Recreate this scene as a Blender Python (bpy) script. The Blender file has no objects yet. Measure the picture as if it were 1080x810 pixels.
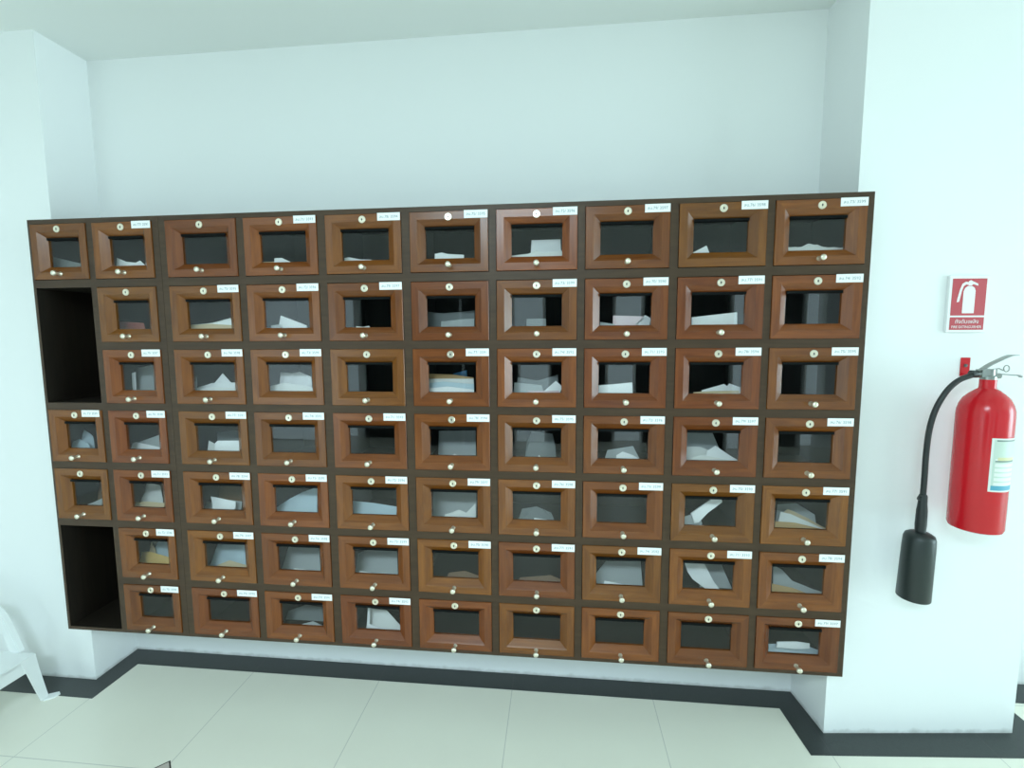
import bpy, bmesh, math, random
from mathutils import Vector, Matrix, noise as mnoise
random.seed(7)
scene = bpy.context.scene
COL = scene.collection
R = math.radians

# ------------------------------------------------------------------ materials
def new_mat(name):
    m = bpy.data.materials.new(name); m.use_nodes = True
    nt = m.node_tree
    return m, nt, nt.nodes['Principled BSDF']

def plain(name, rgb, rough=.5, metal=0., spec=.5, bump=0., bscale=200.):
    m, nt, b = new_mat(name)
    b.inputs['Base Color'].default_value = (*rgb, 1)
    b.inputs['Roughness'].default_value = rough
    b.inputs['Metallic'].default_value = metal
    b.inputs['Specular IOR Level'].default_value = spec
    if bump:
        tc = nt.nodes.new('ShaderNodeTexCoord'); n = nt.nodes.new('ShaderNodeTexNoise')
        n.inputs['Scale'].default_value = bscale; n.inputs['Detail'].default_value = 3
        bp = nt.nodes.new('ShaderNodeBump'); bp.inputs['Strength'].default_value = bump
        bp.inputs['Distance'].default_value = .002
        nt.links.new(tc.outputs['Object'], n.inputs['Vector'])
        nt.links.new(n.outputs['Fac'], bp.inputs['Height'])
        nt.links.new(bp.outputs['Normal'], b.inputs['Normal'])
    return m

def wood(name, dark, light, grain_axis, rough=.26, vary=.5, scale=1., spec=.5):
    """stained timber: stretched noise along the grain, each copy slightly different"""
    m, nt, b = new_mat(name)
    N, L = nt.nodes, nt.links
    tc = N.new('ShaderNodeTexCoord'); oi = N.new('ShaderNodeObjectInfo')
    add = N.new('ShaderNodeVectorMath'); add.operation = 'ADD'
    sc_ = N.new('ShaderNodeMath'); sc_.operation = 'MULTIPLY'; sc_.inputs[1].default_value = 37.
    L.new(oi.outputs['Random'], sc_.inputs[0])
    L.new(tc.outputs['Object'], add.inputs[0]); L.new(sc_.outputs[0], add.inputs[1])
    mp = N.new('ShaderNodeMapping')
    s = [60.*scale]*3; s[grain_axis] = 5.*scale
    mp.inputs['Scale'].default_value = s
    L.new(add.outputs[0], mp.inputs['Vector'])
    n = N.new('ShaderNodeTexNoise'); n.inputs['Scale'].default_value = 1.; n.inputs['Detail'].default_value = 6
    n.inputs['Roughness'].default_value = .6; n.inputs['Distortion'].default_value = .6
    L.new(mp.outputs[0], n.inputs['Vector'])
    rp = N.new('ShaderNodeValToRGB')
    rp.color_ramp.elements[0].position = .3; rp.color_ramp.elements[0].color = (*dark, 1)
    rp.color_ramp.elements[1].position = .7; rp.color_ramp.elements[1].color = (*light, 1)
    L.new(n.outputs['Fac'], rp.inputs['Fac'])
    hsv = N.new('ShaderNodeHueSaturation')
    mr = N.new('ShaderNodeMapRange'); mr.inputs['To Min'].default_value = 1-.28*vary; mr.inputs['To Max'].default_value = 1+.28*vary
    L.new(oi.outputs['Random'], mr.inputs['Value']); L.new(mr.outputs[0], hsv.inputs['Value'])
    m2 = N.new('ShaderNodeMath'); m2.operation = 'MULTIPLY'; m2.inputs[1].default_value = 7.31
    fr = N.new('ShaderNodeMath'); fr.operation = 'FRACT'
    L.new(oi.outputs['Random'], m2.inputs[0]); L.new(m2.outputs[0], fr.inputs[0])
    mh = N.new('ShaderNodeMapRange'); mh.inputs['To Min'].default_value = .5-.016*vary; mh.inputs['To Max'].default_value = .5+.016*vary
    L.new(fr.outputs[0], mh.inputs['Value']); L.new(mh.outputs[0], hsv.inputs['Hue'])
    L.new(rp.outputs['Color'], hsv.inputs['Color']); L.new(hsv.outputs[0], b.inputs['Base Color'])
    b.inputs['Roughness'].default_value = rough; b.inputs['Specular IOR Level'].default_value = spec
    bp = N.new('ShaderNodeBump'); bp.inputs['Strength'].default_value = .12; bp.inputs['Distance'].default_value = .001
    L.new(n.outputs['Fac'], bp.inputs['Height']); L.new(bp.outputs['Normal'], b.inputs['Normal'])
    return m

def wall_paint(name, rgb, dirty=False):
    m, nt, b = new_mat(name); N, L = nt.nodes, nt.links
    tc = N.new('ShaderNodeTexCoord')
    n = N.new('ShaderNodeTexNoise'); n.inputs['Scale'].default_value = 1.6; n.inputs['Detail'].default_value = 4
    L.new(tc.outputs['Object'], n.inputs['Vector'])
    mx = N.new('ShaderNodeMix'); mx.data_type = 'RGBA'
    mx.inputs[6].default_value = (*[c*.985 for c in rgb], 1); mx.inputs[7].default_value = (*rgb, 1)
    L.new(n.outputs['Fac'], mx.inputs['Factor'])
    col = mx.outputs[2]
    if dirty:   # scuffed grime along the very foot of the wall
        sp = N.new('ShaderNodeSeparateXYZ'); L.new(tc.outputs['Object'], sp.inputs[0])
        n2 = N.new('ShaderNodeTexNoise'); n2.inputs['Scale'].default_value = 26; n2.inputs['Detail'].default_value = 5
        L.new(tc.outputs['Object'], n2.inputs['Vector'])
        ad = N.new('ShaderNodeMath'); ad.operation = 'MULTIPLY_ADD'; ad.inputs[1].default_value = -.03; 
        L.new(n2.outputs['Fac'], ad.inputs[0]); L.new(sp.outputs['Z'], ad.inputs[2])
        mr = N.new('ShaderNodeMapRange'); mr.inputs['From Min'].default_value = -.015; mr.inputs['From Max'].default_value = .004
        mr.inputs['To Min'].default_value = .55; mr.inputs['To Max'].default_value = 0.
        L.new(ad.outputs[0], mr.inputs['Value'])
        m2 = N.new('ShaderNodeMix'); m2.data_type = 'RGBA'
        L.new(mr.outputs[0], m2.inputs['Factor']); L.new(col, m2.inputs[6]); m2.inputs[7].default_value = (.25, .24, .22, 1)
        col = m2.outputs[2]
    L.new(col, b.inputs['Base Color'])
    b.inputs['Roughness'].default_value = .55; b.inputs['Specular IOR Level'].default_value = .25
    n3 = N.new('ShaderNodeTexNoise'); n3.inputs['Scale'].default_value = 140
    L.new(tc.outputs['Object'], n3.inputs['Vector'])
    bp = N.new('ShaderNodeBump'); bp.inputs['Strength'].default_value = .06; bp.inputs['Distance'].default_value = .002
    L.new(n3.outputs['Fac'], bp.inputs['Height']); L.new(bp.outputs['Normal'], b.inputs['Normal'])
    return m

def grid_lines(nt, x0, y0, pitch, half, axes='XY'):
    """factor 1 on grout lines of a square tile grid"""
    N, L = nt.nodes, nt.links
    tc = N.new('ShaderNodeTexCoord'); sp = N.new('ShaderNodeSeparateXYZ'); L.new(tc.outputs['Object'], sp.inputs[0])
    outs = []
    for ax, o in (('X', x0), ('Y', y0)):
        if ax not in axes: continue
        s = N.new('ShaderNodeMath'); s.operation = 'SUBTRACT'; s.inputs[1].default_value = o - pitch/2
        L.new(sp.outputs[ax], s.inputs[0])
        md = N.new('ShaderNodeMath'); md.operation = 'FLOORED_MODULO'; md.inputs[1].default_value = pitch
        L.new(s.outputs[0], md.inputs[0])
        s2 = N.new('ShaderNodeMath'); s2.operation = 'SUBTRACT'; s2.inputs[1].default_value = pitch/2; L.new(md.outputs[0], s2.inputs[0])
        ab = N.new('ShaderNodeMath'); ab.operation = 'ABSOLUTE'; L.new(s2.outputs[0], ab.inputs[0])
        lt = N.new('ShaderNodeMath'); lt.operation = 'LESS_THAN'; lt.inputs[1].default_value = half; L.new(ab.outputs[0], lt.inputs[0])
        outs.append(lt.outputs[0])
    if len(outs) == 1: return outs[0], tc
    mx = N.new('ShaderNodeMath'); mx.operation = 'MAXIMUM'; L.new(outs[0], mx.inputs[0]); L.new(outs[1], mx.inputs[1])
    return mx.outputs[0], tc

def tile_floor(name, rgb, grout):
    m, nt, b = new_mat(name); N, L = nt.nodes, nt.links
    f, tc = grid_lines(nt, .003, -.24, .6, .0016)
    n = N.new('ShaderNodeTexNoise'); n.inputs['Scale'].default_value = 3; n.inputs['Detail'].default_value = 5
    L.new(tc.outputs['Object'], n.inputs['Vector'])
    a = N.new('ShaderNodeMix'); a.data_type = 'RGBA'
    a.inputs[6].default_value = (*[c*.96 for c in rgb], 1); a.inputs[7].default_value = (*[min(1, c*1.03) for c in rgb], 1)
    L.new(n.outputs['Fac'], a.inputs['Factor'])
    c = N.new('ShaderNodeMix'); c.data_type = 'RGBA'
    L.new(f, c.inputs['Factor']); L.new(a.outputs[2], c.inputs[6]); c.inputs[7].default_value = (*grout, 1)
    L.new(c.outputs[2], b.inputs['Base Color'])
    b.inputs['Roughness'].default_value = .16; b.inputs['Specular IOR Level'].default_value = .45
    return m

def granite(name, rgb):
    m, nt, b = new_mat(name); N, L = nt.nodes, nt.links
    f, tc = grid_lines(nt, .003, 0, .6, .0012, 'X')
    n = N.new('ShaderNodeTexNoise'); n.inputs['Scale'].default_value = 220; n.inputs['Detail'].default_value = 4
    L.new(tc.outputs['Object'], n.inputs['Vector'])
    a = N.new('ShaderNodeMix'); a.data_type = 'RGBA'
    a.inputs[6].default_value = (*[c*.6 for c in rgb], 1); a.inputs[7].default_value = (*[c*1.5 for c in rgb], 1)
    L.new(n.outputs['Fac'], a.inputs['Factor'])
    c = N.new('ShaderNodeMix'); c.data_type = 'RGBA'
    L.new(f, c.inputs['Factor']); L.new(a.outputs[2], c.inputs[6]); c.inputs[7].default_value = (.05, .05, .05, 1)
    L.new(c.outputs[2], b.inputs['Base Color'])
    b.inputs['Roughness'].default_value = .3; b.inputs['Specular IOR Level'].default_value = .5
    return m

def thin_glass(name, tint):
    m = bpy.data.materials.new(name); m.use_nodes = True; nt = m.node_tree; N, L = nt.nodes, nt.links
    N.clear()
    out = N.new('ShaderNodeOutputMaterial'); mix = N.new('ShaderNodeMixShader')
    tr = N.new('ShaderNodeBsdfTransparent'); tr.inputs['Color'].default_value = (*tint, 1)
    gl = N.new('ShaderNodeBsdfGlossy'); gl.inputs['Roughness'].default_value = .012
    lw = N.new('ShaderNodeLayerWeight'); lw.inputs['Blend'].default_value = .5      # Schlick reflectance, same from both faces
    pw = N.new('ShaderNodeMath'); pw.operation = 'POWER'; pw.inputs[1].default_value = 5
    ma = N.new('ShaderNodeMath'); ma.operation = 'MULTIPLY_ADD'; ma.inputs[1].default_value = .97; ma.inputs[2].default_value = .029
    L.new(lw.outputs['Facing'], pw.inputs[0]); L.new(pw.outputs[0], ma.inputs[0])
    L.new(ma.outputs[0], mix.inputs[0]); L.new(tr.outputs[0], mix.inputs[1]); L.new(gl.outputs[0], mix.inputs[2])
    L.new(mix.outputs[0], out.inputs['Surface'])
    return m

M = {}
M['paint'] = wall_paint('wall_paint', (.85, .865, .865), True)
M['ceiling'] = wall_paint('ceiling_paint', (.82, .845, .83))
M['tile'] = tile_floor('cream_floor_tile', (.80, .785, .68), (.58, .57, .51))
M['granite'] = granite('black_granite', (.028, .034, .034))
M['door_h'] = wood('door_wood_rail', (.118, .0325, .0045), (.208, .063, .0090), 0)
M['door_v'] = wood('door_wood_stile', (.118, .0325, .0045), (.208, .063, .0090), 2)
M['carcass'] = wood('dark_stained_wood', (.045, .0255, .0128), (.069, .040, .0210), 0, rough=.40, vary=.2, spec=.3)
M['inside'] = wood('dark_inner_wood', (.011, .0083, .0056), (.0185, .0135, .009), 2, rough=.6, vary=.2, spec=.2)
M['glass'] = thin_glass('door_glass', (.985, .99, .988))
M['dark_strip'] = plain('dark_strip_black', (.006, .007, .007), .8, 0, .1)
M['nickel'] = plain('nickel', (.80, .74, .60), .28, .75)
M['keyhole'] = plain('keyhole_black', (.02, .02, .02), .6)
M['sticker'] = plain('sticker_white', (.86, .87, .87), .55)
M['ink'] = plain('sticker_ink', (.16, .24, .28), .7)
M['red'] = plain('red_enamel', (.60, .010, .018), .22, 0, .5)
M['signred'] = plain('sign_red', (.50, .045, .06), .35)
M['signwhite'] = plain('sign_white', (.85, .85, .85), .35)
M['rubber'] = plain('black_rubber', (.018, .022, .022), .45)
M['horn'] = plain('black_horn_plastic', (.020, .028, .027), .4)
M['chrome'] = plain('chromed_metal', (.34, .36, .34), .3, 1)
M['darkmetal'] = plain('dark_metal', (.12, .12, .12), .4, .8)
M['plastic'] = plain('white_plastic', (.78, .80, .79), .35, 0, .5)
M['labelwhite'] = plain('label_white', (.80, .82, .78), .45)
M['labelgreen'] = plain('label_pale_green', (.60, .70, .62), .45)
M['labelblue'] = plain('label_blue', (.10, .38, .52), .45)
M['labelline'] = plain('label_line', (.22, .30, .26), .5)
M['labelyellow'] = plain('label_yellow', (.70, .66, .38), .5)
M['inlay_dark'] = plain('inlay_dark', (.05, .05, .045), .25)
M['inlay_pale'] = plain('inlay_pale', (.50, .45, .40), .2)
M['tinted'] = plain('dark_tinted_glass', (.012, .018, .018), .08)
M['alu'] = plain('window_aluminium', (.6, .62, .62), .4, .6)

# ------------------------------------------------------------------ mesh helpers
def link(name, bm, mats, parent=None, loc=(0, 0, 0), smooth=False):
    me = bpy.data.meshes.new(name)
    bmesh.ops.recalc_face_normals(bm, faces=bm.faces[:])
    bm.to_mesh(me); bm.free()
    if not isinstance(mats, (list, tuple)): mats = [mats]
    for m in mats: me.materials.append(m)
    if smooth:
        for p in me.polygons: p.use_smooth = True
    o = bpy.data.objects.new(name, me); COL.objects.link(o)
    if parent: o.parent = parent
    o.location = loc
    return o

def sharp(o, deg=35):
    me = o.data
    bm = bmesh.new(); bm.from_mesh(me)
    for e in bm.edges:
        if len(e.link_faces) == 2 and e.calc_face_angle(0) > R(deg): e.smooth = False
    for f in bm.faces: f.smooth = True
    bm.to_mesh(me); bm.free()
    return o

def empty(name, loc, label, cat, group=None):
    o = bpy.data.objects.new(name, None); COL.objects.link(o)
    o.location = loc; o.empty_display_size = .05
    return tag(o, label, cat, group)

def tag(o, label=None, cat=None, group=None):
    if label: o['label'] = label
    if cat: o['category'] = cat
    if group: o['group'] = group
    return o

def struct(o):
    o['kind'] = 'structure'
    return o

def box(bm, a, b, mi=0):
    vs = [bm.verts.new((x, y, z)) for x in (a[0], b[0]) for y in (a[1], b[1]) for z in (a[2], b[2])]
    fs = []
    for q in ((0, 1, 3, 2), (4, 6, 7, 5), (0, 4, 5, 1), (2, 3, 7, 6), (0, 2, 6, 4), (1, 5, 7, 3)):
        f = bm.faces.new([vs[i] for i in q]); f.material_index = mi; fs.append(f)
    return vs, fs

def prism(bm, pts, z0, z1, mi=0):
    """vertical prism over an (x, y) footprint"""
    lo = [bm.verts.new((x, y, z0)) for x, y in pts]; hi = [bm.verts.new((x, y, z1)) for x, y in pts]
    n = len(pts)
    for f in [bm.faces.new(lo[::-1]), bm.faces.new(hi)] + [bm.faces.new((lo[i], lo[(i+1) % n], hi[(i+1) % n], hi[i])) for i in range(n)]:
        f.material_index = mi

def slab_xz(bm, pts, y0, y1, mi=0):
    """plate with an (x, z) outline between two depths"""
    a = [bm.verts.new((x, y0, z)) for x, z in pts]; b = [bm.verts.new((x, y1, z)) for x, z in pts]
    n = len(pts)
    for f in [bm.faces.new(a), bm.faces.new(b[::-1])] + [bm.faces.new((a[i], b[i], b[(i+1) % n], a[(i+1) % n])) for i in range(n)]:
        f.material_index = mi

def lathe(bm, prof, axis='z', c=(0, 0, 0), n=32, mi=0, cap=True):
    """profile [(r, h)] spun round an axis through c"""
    rings = []
    for r, h in prof:
        ring = []
        for k in range(n):
            t = 2*math.pi*k/n; u, v = r*math.cos(t), r*math.sin(t)
            p = {'z': (u, v, h), 'y': (u, h, v), 'x': (h, u, v)}[axis]
            ring.append(bm.verts.new((c[0]+p[0], c[1]+p[1], c[2]+p[2])))
        rings.append(ring)
    for a, b in zip(rings, rings[1:]):
        for k in range(n):
            f = bm.faces.new((a[k], a[(k+1) % n], b[(k+1) % n], b[k])); f.material_index = mi
    if cap:
        for ring, (r, h) in ((rings[0], prof[0]), (rings[-1], prof[-1])):
            f = bm.faces.new(ring); f.material_index = mi

def smooth_path(P, n=8):
    P = [Vector(p) for p in P]; out = []
    for i in range(len(P)-1):
        p0 = P[max(i-1, 0)]; p1 = P[i]; p2 = P[i+1]; p3 = P[min(i+2, len(P)-1)]
        for k in range(n):
            t = k/n
            out.append(.5*((2*p1)+(p2-p0)*t+(2*p0-5*p1+4*p2-p3)*t*t+(3*p1-p0-3*p2+p3)*t**3))
    out.append(P[-1]); return out

def tube(bm, path, rad, n=12, mi=0, flat=None):
    """tube along a path; rad is a number or a list; flat=(a, b) gives an elliptical / strap section"""
    path = [Vector(p) for p in path]
    up = Vector((0, 1, 0)); rings = []
    for i, p in enumerate(path):
        d = (path[min(i+1, len(path)-1)]-path[max(i-1, 0)]).normalized()
        if abs(d.dot(up)) > .97: up = Vector((1, 0, 0))
        s = d.cross(up).normalized(); t = s.cross(d).normalized()
        r = rad[i] if isinstance(rad, (list, tuple)) else rad
        fa, fb = flat or (1, 1)
        rings.append([bm.verts.new(p+s*(math.cos(a)*r*fa)+t*(math.sin(a)*r*fb)) for a in [2*math.pi*k/n for k in range(n)]])
    for a, b in zip(rings, rings[1:]):
        for k in range(n):
            f = bm.faces.new((a[k], a[(k+1) % n], b[(k+1) % n], b[k])); f.material_index = mi
    for r in (rings[0], rings[-1]):
        f = bm.faces.new(r); f.material_index = mi

def bevel_all(bm, w, seg=2):
    bmesh.ops.bevel(bm, geom=bm.edges[:], offset=w, segments=seg, affect='EDGES', profile=.5)

_txt = {}
def text_into(bm, s, size, xmid, zmid, y, mi, width=None):
    """flat lettering facing -y, joined into bm"""
    if (s, size) not in _txt:
        cu = bpy.data.curves.new('lettering', 'FONT'); cu.body = s; cu.size = size
        cu.align_x = 'CENTER'; cu.align_y = 'CENTER'; cu.resolution_u = 2
        o = bpy.data.objects.new('lettering', cu); COL.objects.link(o)
        bpy.context.view_layer.update()
        me = o.evaluated_get(bpy.context.evaluated_depsgraph_get()).to_mesh()
        vs = [v.co.copy() for v in me.vertices]; fs = [tuple(p.vertices) for p in me.polygons]
        o.to_mesh_clear(); bpy.data.objects.remove(o); bpy.data.curves.remove(cu)
        _txt[(s, size)] = (vs, fs)
    vs, fs = _txt[(s, size)]
    if not vs: return
    x0, x1 = min(v.x for v in vs), max(v.x for v in vs); z0, z1 = min(v.y for v in vs), max(v.y for v in vs)
    k = (width/(x1-x0)) if width else 1
    nv = [bm.verts.new((xmid+(v.x-(x0+x1)/2)*k, y, zmid+v.y-(z0+z1)/2)) for v in vs]
    for f in fs:
        try:
            g = bm.faces.new([nv[i] for i in f]); g.material_index = mi
        except ValueError: pass

def copy_tree(o, parent=None):
    c = o.copy(); COL.objects.link(c)
    if parent: c.parent = parent
    for ch in list(o.children): copy_tree(ch, c)
    return c

# ------------------------------------------------------------------ the room
CEIL = 2.755
LX, RX0, RX1 = -1.878, 1.225, 1.203           # recess sides
PF, BW = .142, .352                           # front of the projecting walls, back of the recess
bm = bmesh.new(); box(bm, (-4.6, -5.6, -.1), (8.8, .8, 0)); struct(link('floor', bm, M['tile']))
bm = bmesh.new(); box(bm, (-4.6, -5.6, CEIL), (8.8, .8, CEIL+.1)); struct(link('ceiling', bm, M['ceiling']))
bm = bmesh.new(); box(bm, (LX, BW, 0), (RX1, .8, CEIL)); struct(link('wall_back', bm, M['paint']))
bm = bmesh.new(); prism(bm, [(-4.6, PF+.01), (LX, PF), (LX, .8), (-4.6, .8)], 0, CEIL); struct(link('wall_left', bm, M['paint']))
bm = bmesh.new(); prism(bm, [(RX0, PF), (1.948, .209), (1.948, .8), (RX1, .8), (RX1, BW)], 0, CEIL); struct(link('wall_right', bm, M['paint']))
bm = bmesh.new(); box(bm, (1.948, .49, 0), (8.5, .8, CEIL)); struct(link('wall_beyond_pillar', bm, M['paint']))
bm = bmesh.new(); box(bm, (-4.7, -5.6, 0), (-4.6, .8, CEIL)); struct(link('wall_west', bm, M['paint']))
# window wall on the right of the hall
WX, W0, W1, WZ0, WZ1 = 8.4, -3.5, -.5, .1, 2.6
bm = bmesh.new()
for a, b in (((WX, -5.6, 0), (WX+.15, .49, WZ0)), ((WX, -5.6, WZ1), (WX+.15, .49, CEIL)),
             ((WX, -5.6, WZ0), (WX+.15, W0, WZ1)), ((WX, W1, WZ0), (WX+.15, .49, WZ1))): box(bm, a, b)
struct(link('wall_east', bm, M['paint']))
bm = bmesh.new()
for y in (W0+.02, (2*W0+W1)/3, (W0+2*W1)/3, W1-.02): box(bm, (WX+.03, y-.025, WZ0), (WX+.09, y+.025, WZ1))
for z in (WZ0+.025, WZ1-.025): box(bm, (WX+.035, W0, z-.025), (WX+.085, W1, z+.025))
struct(link('window_1', bm, M['alu']))
bm = bmesh.new()
for x in (3.77, 4.93, 6.08, 7.22, 8.37): box(bm, (x-.025, -5.11, WZ0), (x+.025, -5.05, WZ1))
for z in (WZ0+.025, WZ1-.025): box(bm, (3.75, -5.105, z-.025), (8.4, -5.055, z+.025))
struct(link('window_2', bm, M['alu']))
# rear wall with dark glazed doorways between white piers
RY = -5.0; RW0 = 3.75
opens = [(-2.7, -.4), (.05, .95), (1.35, 2.6), (3.0, 3.5)]
glazed = [(-4.4, -2.78), (-.38, .03), (.97, 1.33), (2.62, 2.98), (3.52, 3.72)]      # pale daylit panes between the dark doors
bm = bmesh.new(); x = -4.6
for a, b in sorted(opens+glazed):
    if a-x > .001: box(bm, (x, RY-.15, 0), (a, RY, 2.2))
    x = b
box(bm, (x, RY-.15, 0), (RW0, RY, 2.2)); box(bm, (-4.6, RY-.15, 2.2), (RW0, RY, CEIL))
box(bm, (RW0, RY-.15, WZ1), (8.4, RY, CEIL)); box(bm, (RW0, RY-.15, 0), (8.4, RY, WZ0))
struct(link('wall_rear', bm, M['paint']))
for i, (a, b) in enumerate(opens):
    bm = bmesh.new(); box(bm, (a, RY-.1, 0), (b, RY-.06, 2.2), 0)
    nn = max(1, round((b-a)/.8))
    for k in range(nn+1):
        xx = a+(b-a)*k/nn; box(bm, (max(a, xx-.02), RY-.12, 0), (min(b, xx+.02), RY-.04, 2.2), 1)
    struct(link('door_%d' % (i+1), bm, [M['tinted'], M['alu']]))
# black granite border let into the floor round the walls
def strip(name, outer, inner):
    bm = bmesh.new(); n = len(outer); T = .0015
    vo = [[bm.verts.new((x, y, z)) for x, y in outer] for z in (-.004, T)]
    vi = [[bm.verts.new((x, y, z)) for x, y in inner] for z in (-.004, T)]
    for k in range(n-1):
        bm.faces.new((vo[1][k], vo[1][k+1], vi[1][k+1], vi[1][k]))
        bm.faces.new((vi[0][k], vi[1][k], vi[1][k+1], vi[0][k+1]))
        bm.faces.new((vo[0][k], vo[1][k], vo[1][k+1], vo[0][k+1]))
        bm.faces.new((vo[0][k], vo[0][k+1], vi[0][k+1], vi[0][k]))
    for k in (0, n-1): bm.faces.new((vo[0][k], vo[1][k], vi[1][k], vi[0][k]))
    return struct(link(name, bm, M['granite']))
strip('trim_1', [(-4.6, .152), (LX, PF), (LX, BW), (RX1, BW), (RX0, PF), (1.948, .209), (1.948, .49), (8.4, .49)],
      [(-4.6, .060), (-1.786, .040), (-1.781, .254), (1.114, .254), (1.126, .037), (2.052, .108), (2.052, .374), (8.4, .374)])
# small diamond inlay at one crossing of the tile joints
bm = bmesh.new(); cx, cy, h = -1.206, -.240, .040
prism(bm, [(cx, cy+h), (cx-h, cy), (cx, cy-h), (cx+h, cy)], -.004, .0008, 0)
h = .033
prism(bm, [(cx, cy+h), (cx-h, cy), (cx, cy-h), (cx+h, cy)], -.003, .0012, 1)
struct(link('trim_2', bm, [M['inlay_dark'], M['inlay_pale']]))

# ------------------------------------------------------------------ the mailbox cabinets
LOCKX = [-1.687, -1.423, -1.109, -.802, -.4925, -.184, .121, .425, .7315, 1.034]
LOCKZ = [1.947, 1.7083, 1.4726, 1.2378, 1.0025, .7668, .5310]
HW = [.1150, .1205] + [.1385]*8                     # half door widths
DTOP, DH, DH6 = .0195, .206, .194                  # the bottom row is a little lower
def drect(c, r):
    zt = LOCKZ[r]+DTOP
    return LOCKX[c]-HW[c], LOCKX[c]+HW[c], zt-(DH6 if r == 6 else DH), zt
SEAM = -1.2755; X0, X1 = -1.8150, 1.1925
ZT, ZB, DEP = 1.985, .3415, .335
rows_mid = [(LOCKZ[r]+DTOP-DH + LOCKZ[r+1]+DTOP)/2 for r in range(6)]
SH = .0145                                          # half shelf thickness
OPEN = {(0, 1), (0, 2), (0, 5), (0, 6)}
cell = {}                                           # inner compartment bounds
def carcass(cols, xa, xb, parent, skip):
    bm = bmesh.new()
    L = [drect(c, 0)[0]-.0015 for c in cols]; Rr = [drect(c, 0)[1]+.0015 for c in cols]
    edges = [(xa, L[0])] + [(Rr[i], L[i+1]) for i in range(len(cols)-1)] + [(Rr[-1], xb)]
    for a, b in edges: box(bm, (a, 0, ZB), (b, DEP, ZT), 0)
    tz = drect(cols[0], 0)[3]+.0015; bz = drect(cols[0], 6)[2]-.0015
    for i, c in enumerate(cols):
        a, b = L[i], Rr[i]
        box(bm, (a, 0, tz), (b, DEP, ZT), 0); box(bm, (a, 0, ZB), (b, DEP, bz), 0)
        zs = [tz]
        for r in range(6):
            if (c, r) in skip: zs.append(None); continue
            m = rows_mid[r]; box(bm, (a, 0, m-SH), (b, DEP-.008, m+SH), 0); zs.append(m)
        for r in range(7):
            top = tz if r == 0 else rows_mid[r-1]-SH; bot = bz if r == 6 else rows_mid[r]+SH
            cell[c, r] = (a, b, bot, top)
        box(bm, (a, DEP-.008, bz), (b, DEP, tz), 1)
    # everything behind the front edges takes the darker inside wood
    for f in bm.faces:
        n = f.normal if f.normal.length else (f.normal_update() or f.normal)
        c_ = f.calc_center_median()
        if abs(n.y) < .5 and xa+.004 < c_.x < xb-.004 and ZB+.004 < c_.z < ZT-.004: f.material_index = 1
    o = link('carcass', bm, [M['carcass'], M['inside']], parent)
    return o
cabL = empty('mailbox_cabinet', (0, 0, 0), 'narrow two-column end cabinet of wooden mailboxes with two doorless openings at the left', 'mailbox cabinet', 'wooden mailbox cabinets')
cabR = empty('mailbox_cabinet', (0, 0, 0), 'wide eight-column wooden mailbox cabinet with small glazed doors, nearest the fire extinguisher', 'mailbox cabinet', 'wooden mailbox cabinets')
for cab, x, in ((cabL, (X0+SEAM)/2), (cabR, (SEAM+X1)/2)): cab.location = (x, 0, ZB)
bpy.context.view_layer.update()
cL = carcass([0, 1], X0, SEAM-.0005, cabL, {(0, 1), (0, 5)})
cR = carcass(list(range(2, 10)), SEAM+.0005, X1, cabR, set())
cL.location = -cabL.location; cR.location = -cabR.location

OUT, BEV = .0295, .0205
BT = .0185
def door_mesh(hw):
    """mitred frame: flat outer face, a sloping inner moulding, then the straight rebate"""
    bm = bmesh.new(); hh = DH/2
    # (inset in x, inset in z, y)
    prof = [(0, 0, .026), (0, 0, -.0030), (.0015, .0015, -.0045), (OUT-.003, OUT-.003, -.0045), (OUT, OUT, -.0020),
            (OUT+BEV, OUT+BT, .0145), (OUT+BEV+.0012, OUT+BT+.0012, .0155), (OUT+BEV+.0012, OUT+BT+.0012, .026)]
    loops = []
    for ix, iz, y in prof:
        a, b = hw-ix, hh-iz
        loops.append([bm.verts.new((sx*a, y, sz*b)) for sx, sz in ((-1, -1), (1, -1), (1, 1), (-1, 1))])
    loops.append(loops[0])
    for A, B in zip(loops, loops[1:]):
        for k in range(4):
            f = bm.faces.new((A[k], A[(k+1) % 4], B[(k+1) % 4], B[k])); f.material_index = 0 if k % 2 == 0 else 1
    return bm
def make_door(hw):
    d = link('door', door_mesh(hw), [M['door_h'], M['door_v']])
    bm = bmesh.new(); w = hw-OUT-BEV-.001; h = DH/2-OUT-BT-.001
    box(bm, (-w, -.0015, -h), (w, .0015, h)); link('glass_pane', bm, M['glass'], d, (0, .0205, 0))
    bm = bmesh.new(); box(bm, (-w, .0095, h-.0082), (w, .0185, h+.0005)); link('added_dark_strip', bm, M['dark_strip'], d)  # added strip standing in for the dark band along the pane's top
    bm = bmesh.new(); lathe(bm, [(.0125, 0), (.0125, -.002), (.0110, -.0035), (.0085, -.0035), (.0075, -.0026), (.0005, -.0026)], 'y', n=24)
    box(bm, (-.0012, -.0031, -.0042), (.0012, -.0024, .0042), 1); lathe(bm, [(.0026, -.0024), (.0026, -.0031)], 'y', n=12, mi=1)
    link('lock', bm, [M['nickel'], M['keyhole']], d, (0, -.0045, hh_lock), smooth=False)
    bm = bmesh.new(); lathe(bm, [(.0075, 0), (.0075, -.002), (.0052, -.004), (.0048, -.014), (.0060, -.0185), (.0088, -.022), (.0098, -.026), (.0088, -.0295), (.0055, -.0315), (.0005, -.032)], 'y', n=20)
    k = link('knob', bm, M['nickel'], d, (0, -.0045, -DH/2+.0210)); sharp(k, 50)
    return d
hh_lock = DH/2-DTOP
proto = {.1150: make_door(.1150), .1205: make_door(.1205), .1385: make_door(.1385)}
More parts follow.
